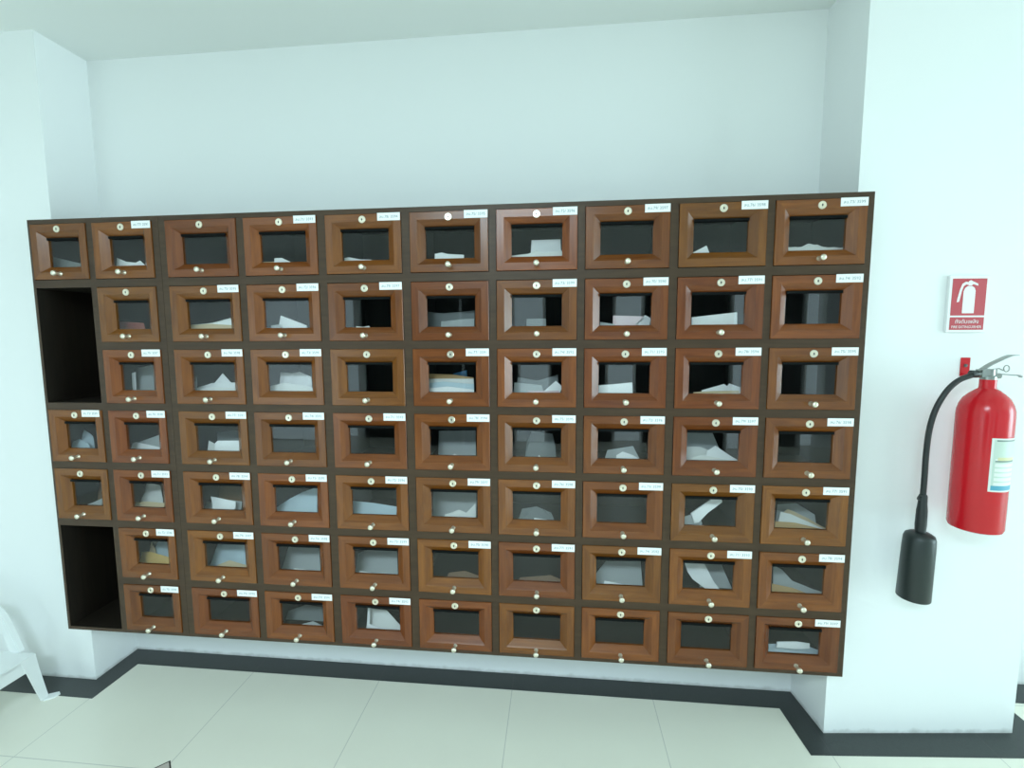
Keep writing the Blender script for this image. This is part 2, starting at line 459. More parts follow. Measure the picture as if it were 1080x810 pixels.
NOKNOB = {(8, 0), (9, 1), (3, 2)}
NOSTICK = {(0, 0), (1, 1), (2, 0), (4, 2), (5, 1), (0, 4), (5, 6), (6, 6), (7, 6), (8, 6)}
SW, SHT = .082, .0265
doors = {}
used = set()
for r in range(7):
    for c in range(10):
        if (c, r) in OPEN: continue
        a, b, z0, z1 = drect(c, r); cab = cabL if c < 2 else cabR
        src = proto[HW[c]]
        if HW[c] not in used: d = src; used.add(HW[c])
        else: d = copy_tree(src)
        d.parent = cab; d.location = Vector(((a+b)/2, 0, (z0+z1)/2))-cab.location
        if r == 6: d.scale.z = DH6/DH
        doors[c, r] = d
for (c, r), d in doors.items():
    rnd = random.Random(c*31+r*7)
    for ch in list(d.children):
        n = ch.name.split('.')[0]
        if n == 'glass_pane': ch.rotation_euler = (R(rnd.uniform(-.35, .35)), 0, R(rnd.uniform(-.35, .35)))
        if n == 'knob' and (c, r) in NOKNOB: bpy.data.objects.remove(ch)
        elif n == 'knob': ch.location.z += rnd.uniform(-.002, .002); ch.location.x += rnd.uniform(-.002, .002)
    if (c, r) in NOSTICK: continue
    bm = bmesh.new(); w, h = SW/2*(.92 if c < 2 else 1), SHT/2
    box(bm, (-w, -.0003, -h), (w, .0003, h), 0)
    text_into(bm, '\u0e25\u0e1a.7%d/ 359%d' % ((c*7+r) % 10, (r*3+c) % 10), .0135, 0, 0, -.0005, 1, 2*w*.8)
    sx = (HW[c]-w-.001) if (c, r) != (0, 3) else (HW[c]-w-.008)
    link('name_sticker', bm, [M['sticker'], M['ink']], d, (sx, -.0049, DH/2-h+.001))

# ------------------------------------------------------------------ post lying in the boxes
EYE = Vector((.1939, -1.6196, 1.5238))
ORD = ['first', 'second', 'third', 'fourth', 'fifth', 'sixth', 'seventh', 'eighth', 'ninth', 'tenth']
ROW = ['top', 'second', 'third', 'fourth', 'fifth', 'sixth', 'bottom']
paper_cols = {'white': (.92, .93, .93), 'offwhite': (.82, .83, .80), 'grey': (.46, .49, .49), 'dull': (.22, .24, .24), 'beige': (.62, .50, .32),
              'tan': (.52, .34, .16), 'yellow': (.66, .45, .16), 'blue': (.08, .32, .62), 'pale_blue': (.55, .68, .74), 'pink': (.72, .56, .58), 'red': (.30, .10, .08), 'brown': (.22, .13, .07)}
PM = {}
for k, v in paper_cols.items(): PM[k] = plain('paper_'+k, v, .6, 0, .3, .25, 60)
PM['film'] = plain('clear_plastic_film', (.62, .74, .80), .12, 0, .8)
names = {'envelope': ('envelope', 'envelope'), 'letter': ('letter', 'letter'), 'sheet': ('paper_sheet', 'paper'), 'magazine': ('magazine', 'magazine'),
         'packet': ('plastic_packet', 'packet'), 'folder': ('card_folder', 'folder'), 'roll': ('rolled_letter', 'letter')}
def post(c, r, kind, colour, pts, look, y0=.05, lean=12, t=.0015, crumple=.0025, seed=0, floor_=True):
    """one piece of post: outline in fractions of its door's glass, standing on the compartment floor and leaning back"""
    a, b, zf, ztop = cell[c, r]; dx0, dx1, dz0, dz1 = drect(c, r)
    wx0, wx1 = dx0+OUT+BEV, dx1-OUT-BEV; wz0, wz1 = dz0+OUT+BT, dz1-OUT-BT
    ln = R(lean); up = Vector((0, math.sin(ln), math.cos(ln))); nrm = Vector((0, -math.cos(ln), math.sin(ln)))
    org = Vector((0, y0, zf+.002))
    P3 = []
    for u, v in pts:
        q = Vector((wx0+u*(wx1-wx0), .015, wz0+max(v, -.001)*(wz1-wz0))); d = q-EYE
        s = (org-EYE).dot(nrm)/d.dot(nrm); p = EYE+d*s
        if v < 0: p = Vector((p.x, org.y, org.z))
        p.x = min(max(p.x, a+.003), b-.003)
        hgt = (p-org).dot(up); hmax = min((ztop-.004-org.z)/math.cos(ln), (DEP-.016-org.y)/max(math.sin(ln), .02))
        hgt = min(max(hgt, 0), hmax)
        P3.append(Vector((p.x, 0, 0))+Vector((0, org.y, org.z))+up*hgt)
    cen = sum((p.x for p in P3))/len(P3); base = Vector((cen, y0, zf+.002))
    bm = bmesh.new()
    vs = [bm.verts.new(p-base) for p in P3]
    try: f = bm.faces.new(vs)
    except ValueError: bm.free(); return
    bmesh.ops.triangulate(bm, faces=bm.faces[:])
    bmesh.ops.subdivide_edges(bm, edges=bm.edges[:], cuts=3, use_grid_fill=True)
    k = 28 if crumple < .006 else 60
    rs = Vector((c*3.1+seed*1.7, r*2.3, seed*5.))
    for v in bm.verts:
        low = min(1, max(0, v.co.dot(up))/.03)
        v.co += nrm*(mnoise.noise(v.co*k+rs)*crumple*low)
        if v.co.y+y0 < .028: v.co.y = .028-y0
    ex = bmesh.ops.extrude_face_region(bm, geom=bm.faces[:])
    for v in [g for g in ex['geom'] if isinstance(g, bmesh.types.BMVert)]: v.co -= nrm*t
    for v in bm.verts: v.co.z = max(v.co.z, 0); v.co.y = min(v.co.y, DEP-.0095-y0)
    nm, cat = names[kind]
    o = link(nm, bm, PM[colour], None, base)
    sharp(o, 40)
    tag(o, '%s in the %s column, %s row of mailboxes' % (look, ORD[c], ROW[r]), cat, 'post in the mailboxes')
    return o
B = -.1   # below the glass: reaches the compartment floor
W = 'white'
# top row
post(0, 0, 'folder', 'dull', [(0, B), (0, .36), (1, .12), (1, B)], 'dull grey card folder leaning')
post(1, 0, 'letter', W, [(.15, B), (.18, .28), (.45, .14), (.72, .1), (.85, .17), (.97, .03), (.97, B)], 'thin curled white letter', .045, 10)
post(3, 0, 'envelope', W, [(.3, B), (.3, .14), (.46, .15), (.66, .0), (.66, B)], 'short white envelope edge', .045)
post(3, 0, 'sheet', 'beige', [(.02, B), (.04, .035), (.28, .04), (.28, B)], 'low beige paper', .055)
post(4, 0, 'letter', W, [(.03, B), (.06, .10), (.16, .12), (.4, .04), (.62, .03), (.62, B)], 'low white letter lying at the left', .05)
post(5, 0, 'envelope', W, [(.19, B), (.19, .17), (.33, .2), (.45, .15), (.78, .11), (.78, B)], 'low white envelope', .04)
post(6, 0, 'envelope', W, [(.36, B), (.40, .52), (.96, .52), (.97, .2), (.97, B)], 'tall white envelope standing', .075, 14)
post(6, 0, 'envelope', 'offwhite', [(.02, B), (.0, .05), (.33, .1), (.5, .2), (.62, .1), (.98, .18), (1, .1), (1, B)], 'low off-white envelope lying in front', .04)
post(8, 0, 'envelope', W, [(.0, B), (.0, .02), (.25, .22), (.31, .0), (.31, B)], 'small pointed white envelope corner', .045)
post(9, 0, 'sheet', 'offwhite', [(0, B), (0, .11), (.24, .12), (.35, .21), (.5, .17), (.62, .1), (1, .07), (1, B)], 'low heap of crumpled off-white paper', .05, 20, crumple=.006)
# second row
post(1, 1, 'folder', 'red', [(0, B), (0, .28), (.8, .22), (.95, B)], 'dull red card', .06)
post(2, 1, 'letter', 'offwhite', [(.1, B), (.1, .14), (.55, .2), (.98, .36), (1, .2), (1, B)], 'off-white letter fanned behind', .065)
post(2, 1, 'envelope', W, [(.55, B), (.55, .16), (.99, .3), (1, .1), (1, B)], 'slim white envelope', .055)
post(2, 1, 'envelope', 'beige', [(0, B), (0, .13), (.5, .17), (1, .12), (1, B)], 'beige envelope lying in front', .042)
post(3, 1, 'envelope', W, [(.28, B), (.37, .43), (.93, .09), (.93, B)], 'tilted white envelope', .06, 14)
post(3, 1, 'sheet', 'grey', [(.1, B), (.15, .1), (.36, .13), (.36, B)], 'small grey paper', .045)
post(4, 1, 'letter', 'offwhite', [(.24, B), (.25, .05), (.4, .02), (.52, .06), (.55, .0), (.55, B)], 'barely visible off-white letter', .045)
post(5, 1, 'sheet', 'dull', [(0, B), (0, .5), (.35, .44), (.98, .52), (.98, B)], 'dull grey sheet standing', .11)
post(5, 1, 'sheet', 'grey', [(.28, B), (.3, .18), (.55, .22), (.97, .26), (.97, B)], 'crumpled grey paper', .07, 15, crumple=.007)
post(6, 1, 'magazine', 'dull', [(.3, B), (.3, .24), (.68, .24), (.7, B)], 'dull grey magazine', .07, 12, .006)
post(7, 1, 'letter', 'grey', [(0, B), (.02, .12), (.3, .05), (.4, B)], 'flat grey letter', .042)
post(7, 1, 'envelope', 'pink', [(.25, B), (.27, .32), (.86, .28), (.7, .05), (.7, B)], 'pinkish white envelope', .055, 14)
post(7, 1, 'letter', W, [(.6, B), (.7, .08), (.88, .32), (.99, .22), (.9, B)], 'slim white folded letter', .075, 12)
post(8, 1, 'envelope', W, [(.02, B), (.02, .24), (.85, .38), (.85, B)], 'long white envelope', .05, 12)
# third row
post(1, 2, 'magazine', 'grey', [(.32, B), (.34, .62), (.5, .8), (1, .9), (1, B)], 'grey wrapped magazine', .11, 10)
post(1, 2, 'letter', W, [(.33, B), (.33, .62), (.44, .66), (.44, B)], 'narrow white strip imitating a glass reflection', .08, 6)  # white strip put in for an upright bright reflection in the glass
post(2, 2, 'envelope', 'grey', [(.0, B), (.05, .3), (.1, .5), (.16, B)], 'grey envelope edge', .05)
post(2, 2, 'letter', W, [(.45, B), (.5, .25), (.72, .62), (.88, .32), (1, .24), (1, B)], 'pointed white folded letter', .085, 14)
post(2, 2, 'envelope', W, [(.08, B), (.1, .1), (.45, .28), (1, .3), (1, B)], 'broad white envelope', .065, 25)
post(2, 2, 'letter', 'offwhite', [(.12, B), (.15, .06), (.6, .12), (1, .1), (1, B)], 'flat off-white letter in front', .045, 20)
post(3, 2, 'letter', W, [(.25, B), (.3, .66), (.55, .62), (.72, .68), (.98, .5), (1, B)], 'tall crumpled white letter', .075, 25, crumple=.008)
post(3, 2, 'envelope', 'offwhite', [(.02, B), (.05, .18), (.35, .3), (.8, .22), (1, .12), (1, B)], 'low off-white envelope', .045, 25, crumple=.005)
post(5, 2, 'magazine', 'blue', [(.52, B), (.52, .62), (.8, .74), (.82, B)], 'blue magazine', .12, 12, .008)
post(5, 2, 'envelope', 'tan', [(0, B), (0, .62), (.5, .6), (.94, .5), (.94, B)], 'tan envelope', .095, 12)
post(5, 2, 'magazine', 'offwhite', [(0, B), (0, .45), (.94, .46), (.96, B)], 'white magazine', .075, 14, .006)
post(5, 2, 'envelope', 'pale_blue', [(0, B), (.0, .3), (.3, .36), (.95, .28), (.95, B)], 'pale blue envelope', .058, 16)
post(5, 2, 'letter', W, [(.0, B), (0, .14), (.4, .2), (.95, .1), (.95, B)], 'white letter in front', .042, 18)
post(6, 2, 'magazine', 'dull', [(.05, B), (.12, .52), (.5, .4), (.92, .6), (.95, B)], 'dull grey magazine behind', .11, 12, .006)
post(6, 2, 'envelope', 'grey', [(.02, B), (.05, .34), (.6, .26), (.7, B)], 'grey envelope', .075, 14)
post(6, 2, 'letter', W, [(.6, B), (.64, .05), (.88, .4), (.99, .25), (1, .15), (.85, B)], 'pointed white letter', .06, 14)
post(6, 2, 'envelope', 'pink', [(.3, B), (.32, .06), (.95, .08), (.98, B)], 'low pinkish envelope', .042)
post(7, 2, 'envelope', W, [(0, B), (0, .26), (.3, .3), (.66, .36), (.68, B)], 'thick white envelope', .05, 12, .008)
post(8, 2, 'envelope', W, [(.25, B), (.25, .12), (.66, .32), (.78, .2), (.78, B)], 'white envelope on top of the pile', .07, 18)
post(8, 2, 'letter', W, [(.4, B), (.7, .2), (.76, .34), (1, .2), (1, B)], 'white letter behind at the right', .085, 14)
post(8, 2, 'envelope', 'beige', [(.02, B), (.1, .06), (.5, .1), (.95, .12), (.95, B)], 'beige envelope at the bottom', .045, 20)
# fourth row
post(0, 3, 'packet', 'film', [(.02, B), (.05, .45), (.3, .55), (.55, .7), (.9, .45), (1, B)], 'crumpled bluish plastic packet', .08, 25, crumple=.012)
post(0, 3, 'packet', 'pale_blue', [(.1, B), (.08, .28), (.4, .36), (.7, .22), (.9, B)], 'pale blue plastic packet in front', .05, 25, crumple=.009)
post(1, 3, 'envelope', 'grey', [(.3, B), (.35, .28), (1, .55), (1, B)], 'grey envelope behind', .1, 14)
post(1, 3, 'letter', W, [(.02, B), (.02, .24), (.3, .28), (.8, .16), (1, .1), (1, B)], 'white letter', .06, 28)
post(2, 3, 'sheet', 'dull', [(.5, B), (.5, .7), (1, .75), (1, B)], 'dull grey paper behind', .14, 10)
post(2, 3, 'letter', 'offwhite', [(.25, B), (.3, .38), (.55, .18), (.5, B)], 'off-white folded letter', .07, 15)
post(2, 3, 'roll', W, [(.42, B), (.44, .3), (.5, .38), (.98, .4), (1, .3), (1, B)], 'rolled white letter', .055, 15, .008)
post(5, 3, 'sheet', 'grey', [(.18, B), (.2, .85), (.97, .88), (.97, B)], 'large grey sheet leaning', .16, 14)
post(5, 3, 'letter', W, [(.45, B), (.46, .03), (.52, .08), (.6, .02), (.85, .03), (.85, B)], 'small white letter edge', .05)
post(6, 3, 'packet', 'dull', [(.25, B), (.3, .5), (.4, .88), (.82, .8), (.88, .4), (.9, B)], 'upright grey packet', .12, 16, crumple=.01)
post(6, 3, 'letter', 'offwhite', [(.5, B), (.54, .1), (.6, .0), (.6, B)], 'tiny off-white letter corner', .05)
post(7, 3, 'sheet', 'grey', [(.1, B), (.2, .3), (.7, .45), (.9, B)], 'grey paper behind', .1, 22)
post(7, 3, 'letter', W, [(.35, B), (.38, .14), (.5, .26), (.7, .15), (.8, .06), (.8, B)], 'creased white letter', .06, 20, crumple=.005)
post(8, 3, 'letter', 'grey', [(0, B), (0, .95), (.48, .92), (.62, .42), (.62, B)], 'tall grey printed letter standing', .13, 10)
post(8, 3, 'envelope', 'offwhite', [(0, B), (0, .46), (.26, .46), (.5, .3), (.7, .1), (.7, B)], 'broad off-white envelope', .095, 18)
post(8, 3, 'envelope', W, [(.3, B), (.4, .34), (.55, .5), (.8, .22), (.98, .06), (.98, B)], 'pointed white envelope', .075, 18)
post(8, 3, 'letter', 'offwhite', [(.05, B), (.1, .1), (.3, .2), (.9, .02), (.9, B)], 'low off-white letter in front', .045, 25)
# fifth row
post(0, 4, 'folder', 'brown', [(.0, B), (.0, .9), (1, .9), (1, B)], 'brown card folder at the back', .15, 12)
post(0, 4, 'sheet', 'grey', [(.3, B), (.45, .04), (1, .3), (1, B)], 'grey paper lying at the right', .06, 30)
post(1, 4, 'packet', 'offwhite', [(.05, B), (.08, .85), (.5, .95), (.95, .85), (1, B)], 'crumpled white plastic packet', .09, 22, crumple=.012)
post(1, 4, 'envelope', 'beige', [(.08, B), (.12, .2), (.5, .24), (1, .2), (1, B)], 'beige envelope in front', .05, 22)
post(2, 4, 'sheet', 'brown', [(.02, B), (.05, .95), (.98, .95), (.98, B)], 'brown paper at the back', .16, 14)
post(2, 4, 'sheet', 'grey', [(.05, B), (.1, .25), (.6, .4), (.98, .35), (.98, B)], 'grey sheet lying', .07, 40)
post(2, 4, 'envelope', W, [(.27, .16), (.25, .5), (.36, .48), (.82, .34), (.82, .1), (.5, B), (.3, B)], 'short white tilted envelope', .05, 24)
post(3, 4, 'sheet', 'pale_blue', [(0, B), (0, .14), (.35, .5), (.65, .75), (1, .95), (1, B)], 'large pale blue sheet slanting', .06, 38)
post(4, 4, 'sheet', 'pale_blue', [(0, B), (0, .5), (.5, .44), (1, .34), (1, B)], 'flat pale blue-grey sheet', .06, 40)
post(5, 4, 'sheet', 'grey', [(.03, B), (.06, .9), (.97, .95), (.97, B)], 'large grey sheet behind', .13, 30)
post(5, 4, 'letter', 'offwhite', [(.2, B), (.3, .12), (.6, .3), (.75, .2), (.95, .55), (.97, B)], 'curved off-white letter', .06, 34, crumple=.006)
post(6, 4, 'sheet', 'dull', [(.1, B), (.2, .4), (.5, .5), (.8, .3), (.9, B)], 'dull grey crumpled paper', .1, 30, crumple=.01)
post(6, 4, 'letter', W, [(.42, B), (.45, .1), (.8, .04), (.8, B)], 'slim white letter edge', .05, 20)
post(8, 4, 'sheet', 'grey', [(0, B), (0, .3), (.25, .48), (.35, .1), (.3, B)], 'grey paper at the left', .06, 22)
post(8, 4, 'roll', W, [(.13, .42), (.28, .62), (.58, .99), (.70, .93), (.72, .82), (.45, .45), (.28, .12), (.2, .1)], 'rolled white letter slanting up', .05, 16, .01)
post(9, 4, 'envelope', 'grey', [(.02, B), (.05, .8), (.4, .85), (.75, .5), (.8, B)], 'grey envelope behind', .13, 20)
post(9, 4, 'envelope', 'beige', [(.04, B), (.1, .45), (.25, .66), (.6, .4), (1, .03), (1, B)], 'beige envelope at the back of the fan', .09, 26)
post(9, 4, 'envelope', 'offwhite', [(.0, B), (.12, .56), (.3, .5), (.96, .03), (.96, B)], 'off-white envelope in the middle of the fan', .072, 26)
post(9, 4, 'envelope', 'tan', [(.0, B), (.02, .25), (.4, .22), (.95, .02), (.95, B)], 'tan envelope at the front of the fan', .05, 26)
# sixth row
post(1, 5, 'sheet', 'pale_blue', [(.2, B), (.35, .55), (.75, .95), (1, .9), (1, B)], 'grey-blue paper strip', .12, 24)
post(1, 5, 'envelope', 'beige', [(.0, B), (.02, .85), (.4, .85), (.6, .6), (.6, B)], 'beige envelope behind', .1, 24)
post(1, 5, 'envelope', 'yellow', [(.05, B), (.05, .45), (.4, .5), (1, .32), (1, .1), (1, B)], 'yellow envelope', .06, 28)
post(2, 5, 'sheet', 'pale_blue', [(.02, B), (.0, .45), (.04, .92), (.6, .97), (.97, .94), (1, B)], 'large pale blue sheet', .09, 36)
post(2, 5, 'envelope', 'beige', [(.2, B), (.3, .1), (.6, .3), (1, .14), (1, B)], 'beige envelope lying in front', .05, 34)
post(3, 5, 'sheet', 'grey', [(.02, B), (.03, .95), (.97, .9), (.97, B)], 'large grey sheet', .11, 40)
post(3, 5, 'letter', 'offwhite', [(.3, B), (.38, .12), (.65, .08), (.65, B)], 'small off-white letter', .05, 30)
post(4, 5, 'sheet', 'grey', [(.02, B), (.03, .75), (.4, .95), (.97, .9), (.97, B)], 'broad grey sheet', .11, 40)
post(4, 5, 'letter', 'offwhite', [(.1, B), (.12, .14), (.5, .04), (.9, .02), (.9, B)], 'low off-white letter', .05, 30)
post(5, 5, 'folder', 'brown', [(.3, B), (.35, .2), (.7, .3), (1, .15), (1, B)], 'dim brown card', .09, 36)
post(6, 5, 'folder', 'brown', [(.1, B), (.15, .15), (.8, .28), (1, .15), (1, B)], 'dim brown card folder', .09, 36)
post(7, 5, 'sheet', 'grey', [(.02, B), (.0, .4), (.2, .85), (.9, .9), (.95, B)], 'broad grey sheet', .11, 38)
post(7, 5, 'letter', W, [(.12, B), (.18, .17), (.4, .12), (.7, .02), (.7, B)], 'low white letter', .05, 26)
post(8, 5, 'sheet', 'grey', [(.35, B), (.4, .95), (.75, .9), (.97, .1), (.97, B)], 'grey sheet behind', .12, 32)
post(8, 5, 'letter', W, [(.03, .95), (.1, .6), (.2, .36), (.45, .06), (.6, B), (.8, B), (.62, .3), (.4, .95)], 'curving white letter', .07, 30, crumple=.005)
post(9, 5, 'sheet', 'grey', [(.05, B), (.03, .95), (.2, .8), (.4, .45), (.8, .2), (1, .12), (1, B)], 'curved grey paper', .1, 30)
post(9, 5, 'envelope', 'tan', [(0, B), (.02, .33), (.4, .22), (.75, .02), (.75, B)], 'tan envelope lying', .055, 32)
# bottom row
post(3, 6, 'sheet', 'dull', [(.02, B), (.05, .6), (.6, .9), (.97, .85), (.97, B)], 'dull grey sheet', .12, 40)
post(3, 6, 'letter', 'grey', [(.45, B), (.5, .08), (.75, .22), (.98, .05), (.98, B)], 'grey letter lying', .06, 34)
post(4, 6, 'sheet', 'offwhite', [(.28, B), (.33, .9), (.7, .85), (1, .25), (1, B)], 'off-white sheet', .08, 26)
post(4, 6, 'letter', W, [(.22, B), (.24, .2), (.28, .95), (.33, .95), (.31, .25), (.5, .12), (.9, .05), (.9, B)], 'white letter folded upright', .055, 18)
post(9, 6, 'packet', 'film', [(.0, B), (.02, .35), (.3, .4), (.6, .42), (.85, .3), (1, .2), (1, B)], 'crumpled bluish plastic packet', .075, 34, crumple=.01)
post(9, 6, 'envelope', W, [(.17, .22), (.18, .45), (.55, .5), (.8, .45), (.8, .25), (.5, .2)], 'small white envelope on the plastic packet', .055, 25, .006)

# ------------------------------------------------------------------ fire extinguisher and its sign
def wall_y(x): return PF+(x-RX0)*(.209-PF)/(1.948-RX0)
TX, TY = 1.622, .062
ext = empty('fire_extinguisher', (TX, TY, .872), 'red fire extinguisher with black hose hanging on the white pillar', 'fire extinguisher')
def E(x, y, z): return (x-TX, y-TY, z-.872)
TR = .0725
bm = bmesh.new()
lathe(bm, [(.0005, .004), (.060, 0), (.069, .004), (TR, .014), (TR, .392), (TR*.985, .410), (TR*.92, .430), (TR*.80, .449), (TR*.62, .464), (.030, .477), (.0225, .482), (.0215, .488), (.0215, .512), (.0005, .512)], n=56, cap=False)
sharp(link('tank', bm, M['red'], ext), 40)
# wrapped paper label on the right of the tank
bm = bmesh.new()
th0, th1 = R(-113), R(-25); z0, z1 = .150, .327; nz, nth = 34, 18
def lab_mat(fz, ft):
    if fz < .02 or fz > .975 or ft < .05: return 0
    if fz < .105: return 2
    if .565 < fz < .60 and ft > .1: return 3
    if .60 < fz < .64 and ft > .15: return 4
    if fz > .93 and ft > .1: return 3
    if ft < .12: return 1
    k = int(fz*nz)
    return 1 if fz > .64 else (0 if k % 3 else 1)
g = [[bm.verts.new((math.cos(th0+(th1-th0)*j/nth)*(TR+.0006), math.sin(th0+(th1-th0)*j/nth)*(TR+.0006), z0+(z1-z0)*i/nz)) for j in range(nth+1)] for i in range(nz+1)]
for i in range(nz):
    for j in range(nth):
        f = bm.faces.new((g[i][j], g[i][j+1], g[i+1][j+1], g[i+1][j])); f.material_index = lab_mat((i+.5)/nz, (j+.5)/nth); f.smooth = True
link('instruction_label', bm, [M['labelwhite'], M['labelgreen'], M['labelblue'], M['labelline'], M['labelyellow']], ext)
# valve
bm = bmesh.new(); lathe(bm, [(.018, .508), (.021, .512), (.021, .522), (.016, .526), (.016, .546), (.0005, .548)], n=24)
box(bm, (-.030, -.013, .520), (.014, .013, .546)); lathe(bm, [(.011, -.040), (.011, -.028), (.013, -.028)], 'x', (0, 0, .530), 16)
lathe(bm, [(.009, .012), (.009, .034), (.006, .036)], 'x', (0, 0, .524), 16)
sharp(link('valve', bm, M['chrome'], ext), 30)
def strap(name, P, wid, thk):
    bm = bmesh.new(); P = smooth_path(P, 6); up = Vector((0, 1, 0)); rings = []
    for i, p in enumerate(P):
        d = (P[min(i+1, len(P)-1)]-P[max(i-1, 0)]).normalized(); n = d.cross(up).normalized()
        w = wid*(1 if i < len(P)*.7 else 1-.3*(i/len(P)-.7)/.3)
        rings.append([bm.verts.new(p+up*a*w/2+n*b*thk/2) for a, b in ((-1, -1), (1, -1), (1, 1), (-1, 1))])
    for a, b in zip(rings, rings[1:]):
        for k in range(4): bm.faces.new((a[k], a[(k+1) % 4], b[(k+1) % 4], b[k]))
    bm.faces.new(rings[0]); bm.faces.new(rings[-1])
    return sharp(link(name, bm, M['chrome'], ext), 40)
strap('squeeze_lever', [E(1.594, TY, 1.412), E(1.617, TY, 1.430), E(1.650, TY, 1.449), E(1.680, TY, 1.463), E(1.704, TY, 1.464)], .020, .004)
strap('carry_handle', [E(1.628, TY, 1.402), E(1.652, TY, 1.402), E(1.690, TY, 1.399), E(1.712, TY, 1.398), E(1.722, TY, 1.392)], .018, .0035)
bm = bmesh.new()
ring = [Vector(E(1.664+math.cos(t)*.0085, TY-.012, 1.421+math.sin(t)*.0105)) for t in [2*math.pi*k/20 for k in range(21)]]
tube(bm, ring, .0017, 8); tube(bm, [E(1.622, TY-.012, 1.418), E(1.642, TY-.012, 1.421), E(1.656, TY-.012, 1.414)], .0018, 8)
sharp(link('safety_pin', bm, M['chrome'], ext), 60)
HY = .060
hp = smooth_path([E(1.588, TY, 1.402), E(1.565, HY, 1.396), E(1.530, HY, 1.380), E(1.497, HY, 1.345), E(1.468, HY, 1.285), E(1.453, HY, 1.215), E(1.4485, HY, 1.130), E(1.4495, HY, 1.050), E(1.4495, HY, .965)], 8)
bm = bmesh.new(); tube(bm, hp, .0088, 14); lathe(bm, [(.0125, -.055), (.0125, -.036), (.0105, -.034)], 'x', (0, 0, .530), 16)
sharp(link('hose', bm, M['rubber'], ext), 50)
bm = bmesh.new()
hx, hy, hz = E(1.4500, HY, 0)
lathe(bm, [(.0105, .985-.872), (.0125, .980-.872), (.0130, .955-.872), (.0155, .930-.872), (.0165, .880-.872), (.0150, .848-.872)], 'z', (hx, hy, 0), 20)
tube(bm, smooth_path([E(1.448, HY-.010, .982), E(1.430, HY-.012, .985), E(1.424, HY-.012, .974), E(1.431, HY-.012, .968)], 5), .0022, 8)
sharp(link('grip', bm, M['rubber'], ext), 50)
bm = bmesh.new()
lathe(bm, [(.015, 0), (.030, -.003), (.041, -.010), (.0450, -.022), (.0465, -.060), (.0485, -.238), (.0470, -.240), (.0445, -.236), (.0430, -.060), (.0005, -.040)], n=40, cap=False)
h = sharp(link('discharge_horn', bm, M['horn'], ext, E(1.4505, HY, .853)), 40)
h.rotation_euler = (0, R(1.5), 0)
# red hook plate on the wall, holding the valve
yy = wall_y(1.64)
bk = empty('wall_bracket', (1.641, yy, 1.40), 'small red bracket plate on the pillar behind the extinguisher hose', 'bracket')
bm = bmesh.new(); box(bm, (-.0155, -.004, -.014), (.0155, -.0005, .052)); bevel_all(bm, .001, 1); link('plate', bm, M['red'], bk)
bm = bmesh.new(); box(bm, (-.011, -(yy-TY)+.014, -.008), (.005, -.004, -.004)); link('hook', bm, M['red'], bk)
bm = bmesh.new(); lathe(bm, [(.006, -.0040), (.006, -.0062), (.0005, -.0068)], 'y', (0, 0, .024), 14); link('screw', bm, M['darkmetal'], bk)
# sign
sx, sz, sw, sh = 1.624, 1.640, .139, .196; yy = wall_y(sx)
ang = math.atan2(.209-PF, 1.948-RX0)
sg = empty('fire_extinguisher_sign', (sx, yy, sz), 'red and white extinguisher sign with Thai lettering mounted on the pillar', 'sign')
sg.rotation_euler = (0, 0, ang)
bm = bmesh.new(); box(bm, (-sw/2, -.011, -sh/2), (sw/2, -.0005, sh/2)); bevel_all(bm, .0015, 2); link('backing_plate', bm, M['signwhite'], sg)
bm = bmesh.new()
box(bm, (-sw/2+.010, -.0117, -.040), (sw/2-.010, -.0105, sh/2-.010)); link('picture_panel', bm, M['signred'], sg)
bm = bmesh.new()
box(bm, (-sw/2+.010, -.0117, -sh/2+.008), (sw/2-.010, -.0105, -.046)); link('text_panel', bm, M['signred'], sg)
bm = bmesh.new()
body = [(-.020, -.032), (.021, -.032), (.021, .046), (.017, .056), (.008, .062), (-.006, .062), (-.015, .056), (-.020, .044)]
slab_xz(bm, body, -.0123, -.0115)
hose = [(-.003, .066), (-.013, .068), (-.021, .062), (-.026, .046), (-.033, .008), (-.041, .006), (-.040, .016), (-.033, .050), (-.026, .070), (-.014, .077), (-.003, .075)]
slab_xz(bm, hose, -.0123, -.0115)
slab_xz(bm, [(-.004, .064), (-.004, .079), (.003, .082), (.010, .078), (.028, .070), (.029, .063), (.012, .069), (.006, .064)], -.01235, -.0115)
link('extinguisher_symbol', bm, M['signwhite'], sg)
bm = bmesh.new()
text_into(bm, '\u0e16\u0e31\u0e07\u0e14\u0e31\u0e1a\u0e40\u0e1e\u0e25\u0e34\u0e07', .019, 0, -.060, -.0121, 0, .082)
text_into(bm, 'FIRE EXTINGUISHER', .0125, 0, -.0795, -.0121, 0, .104)
link('lettering', bm, M['signwhite'], sg)

# ------------------------------------------------------------------ low white plastic chair at the left edge
ch = empty('plastic_chair', (-2.16, -.13, 0), 'small white moulded plastic armchair at the left beside the wall', 'chair')
def C(x, y, z): return (x+2.16, y+.13, z)
SZ = .205; XF, XB, YL, YR = -2.010, -2.310, .022, -.282
bm = bmesh.new()
vs, fs = box(bm, C(XB, YR, SZ-.012), C(XF, YL, SZ)); 
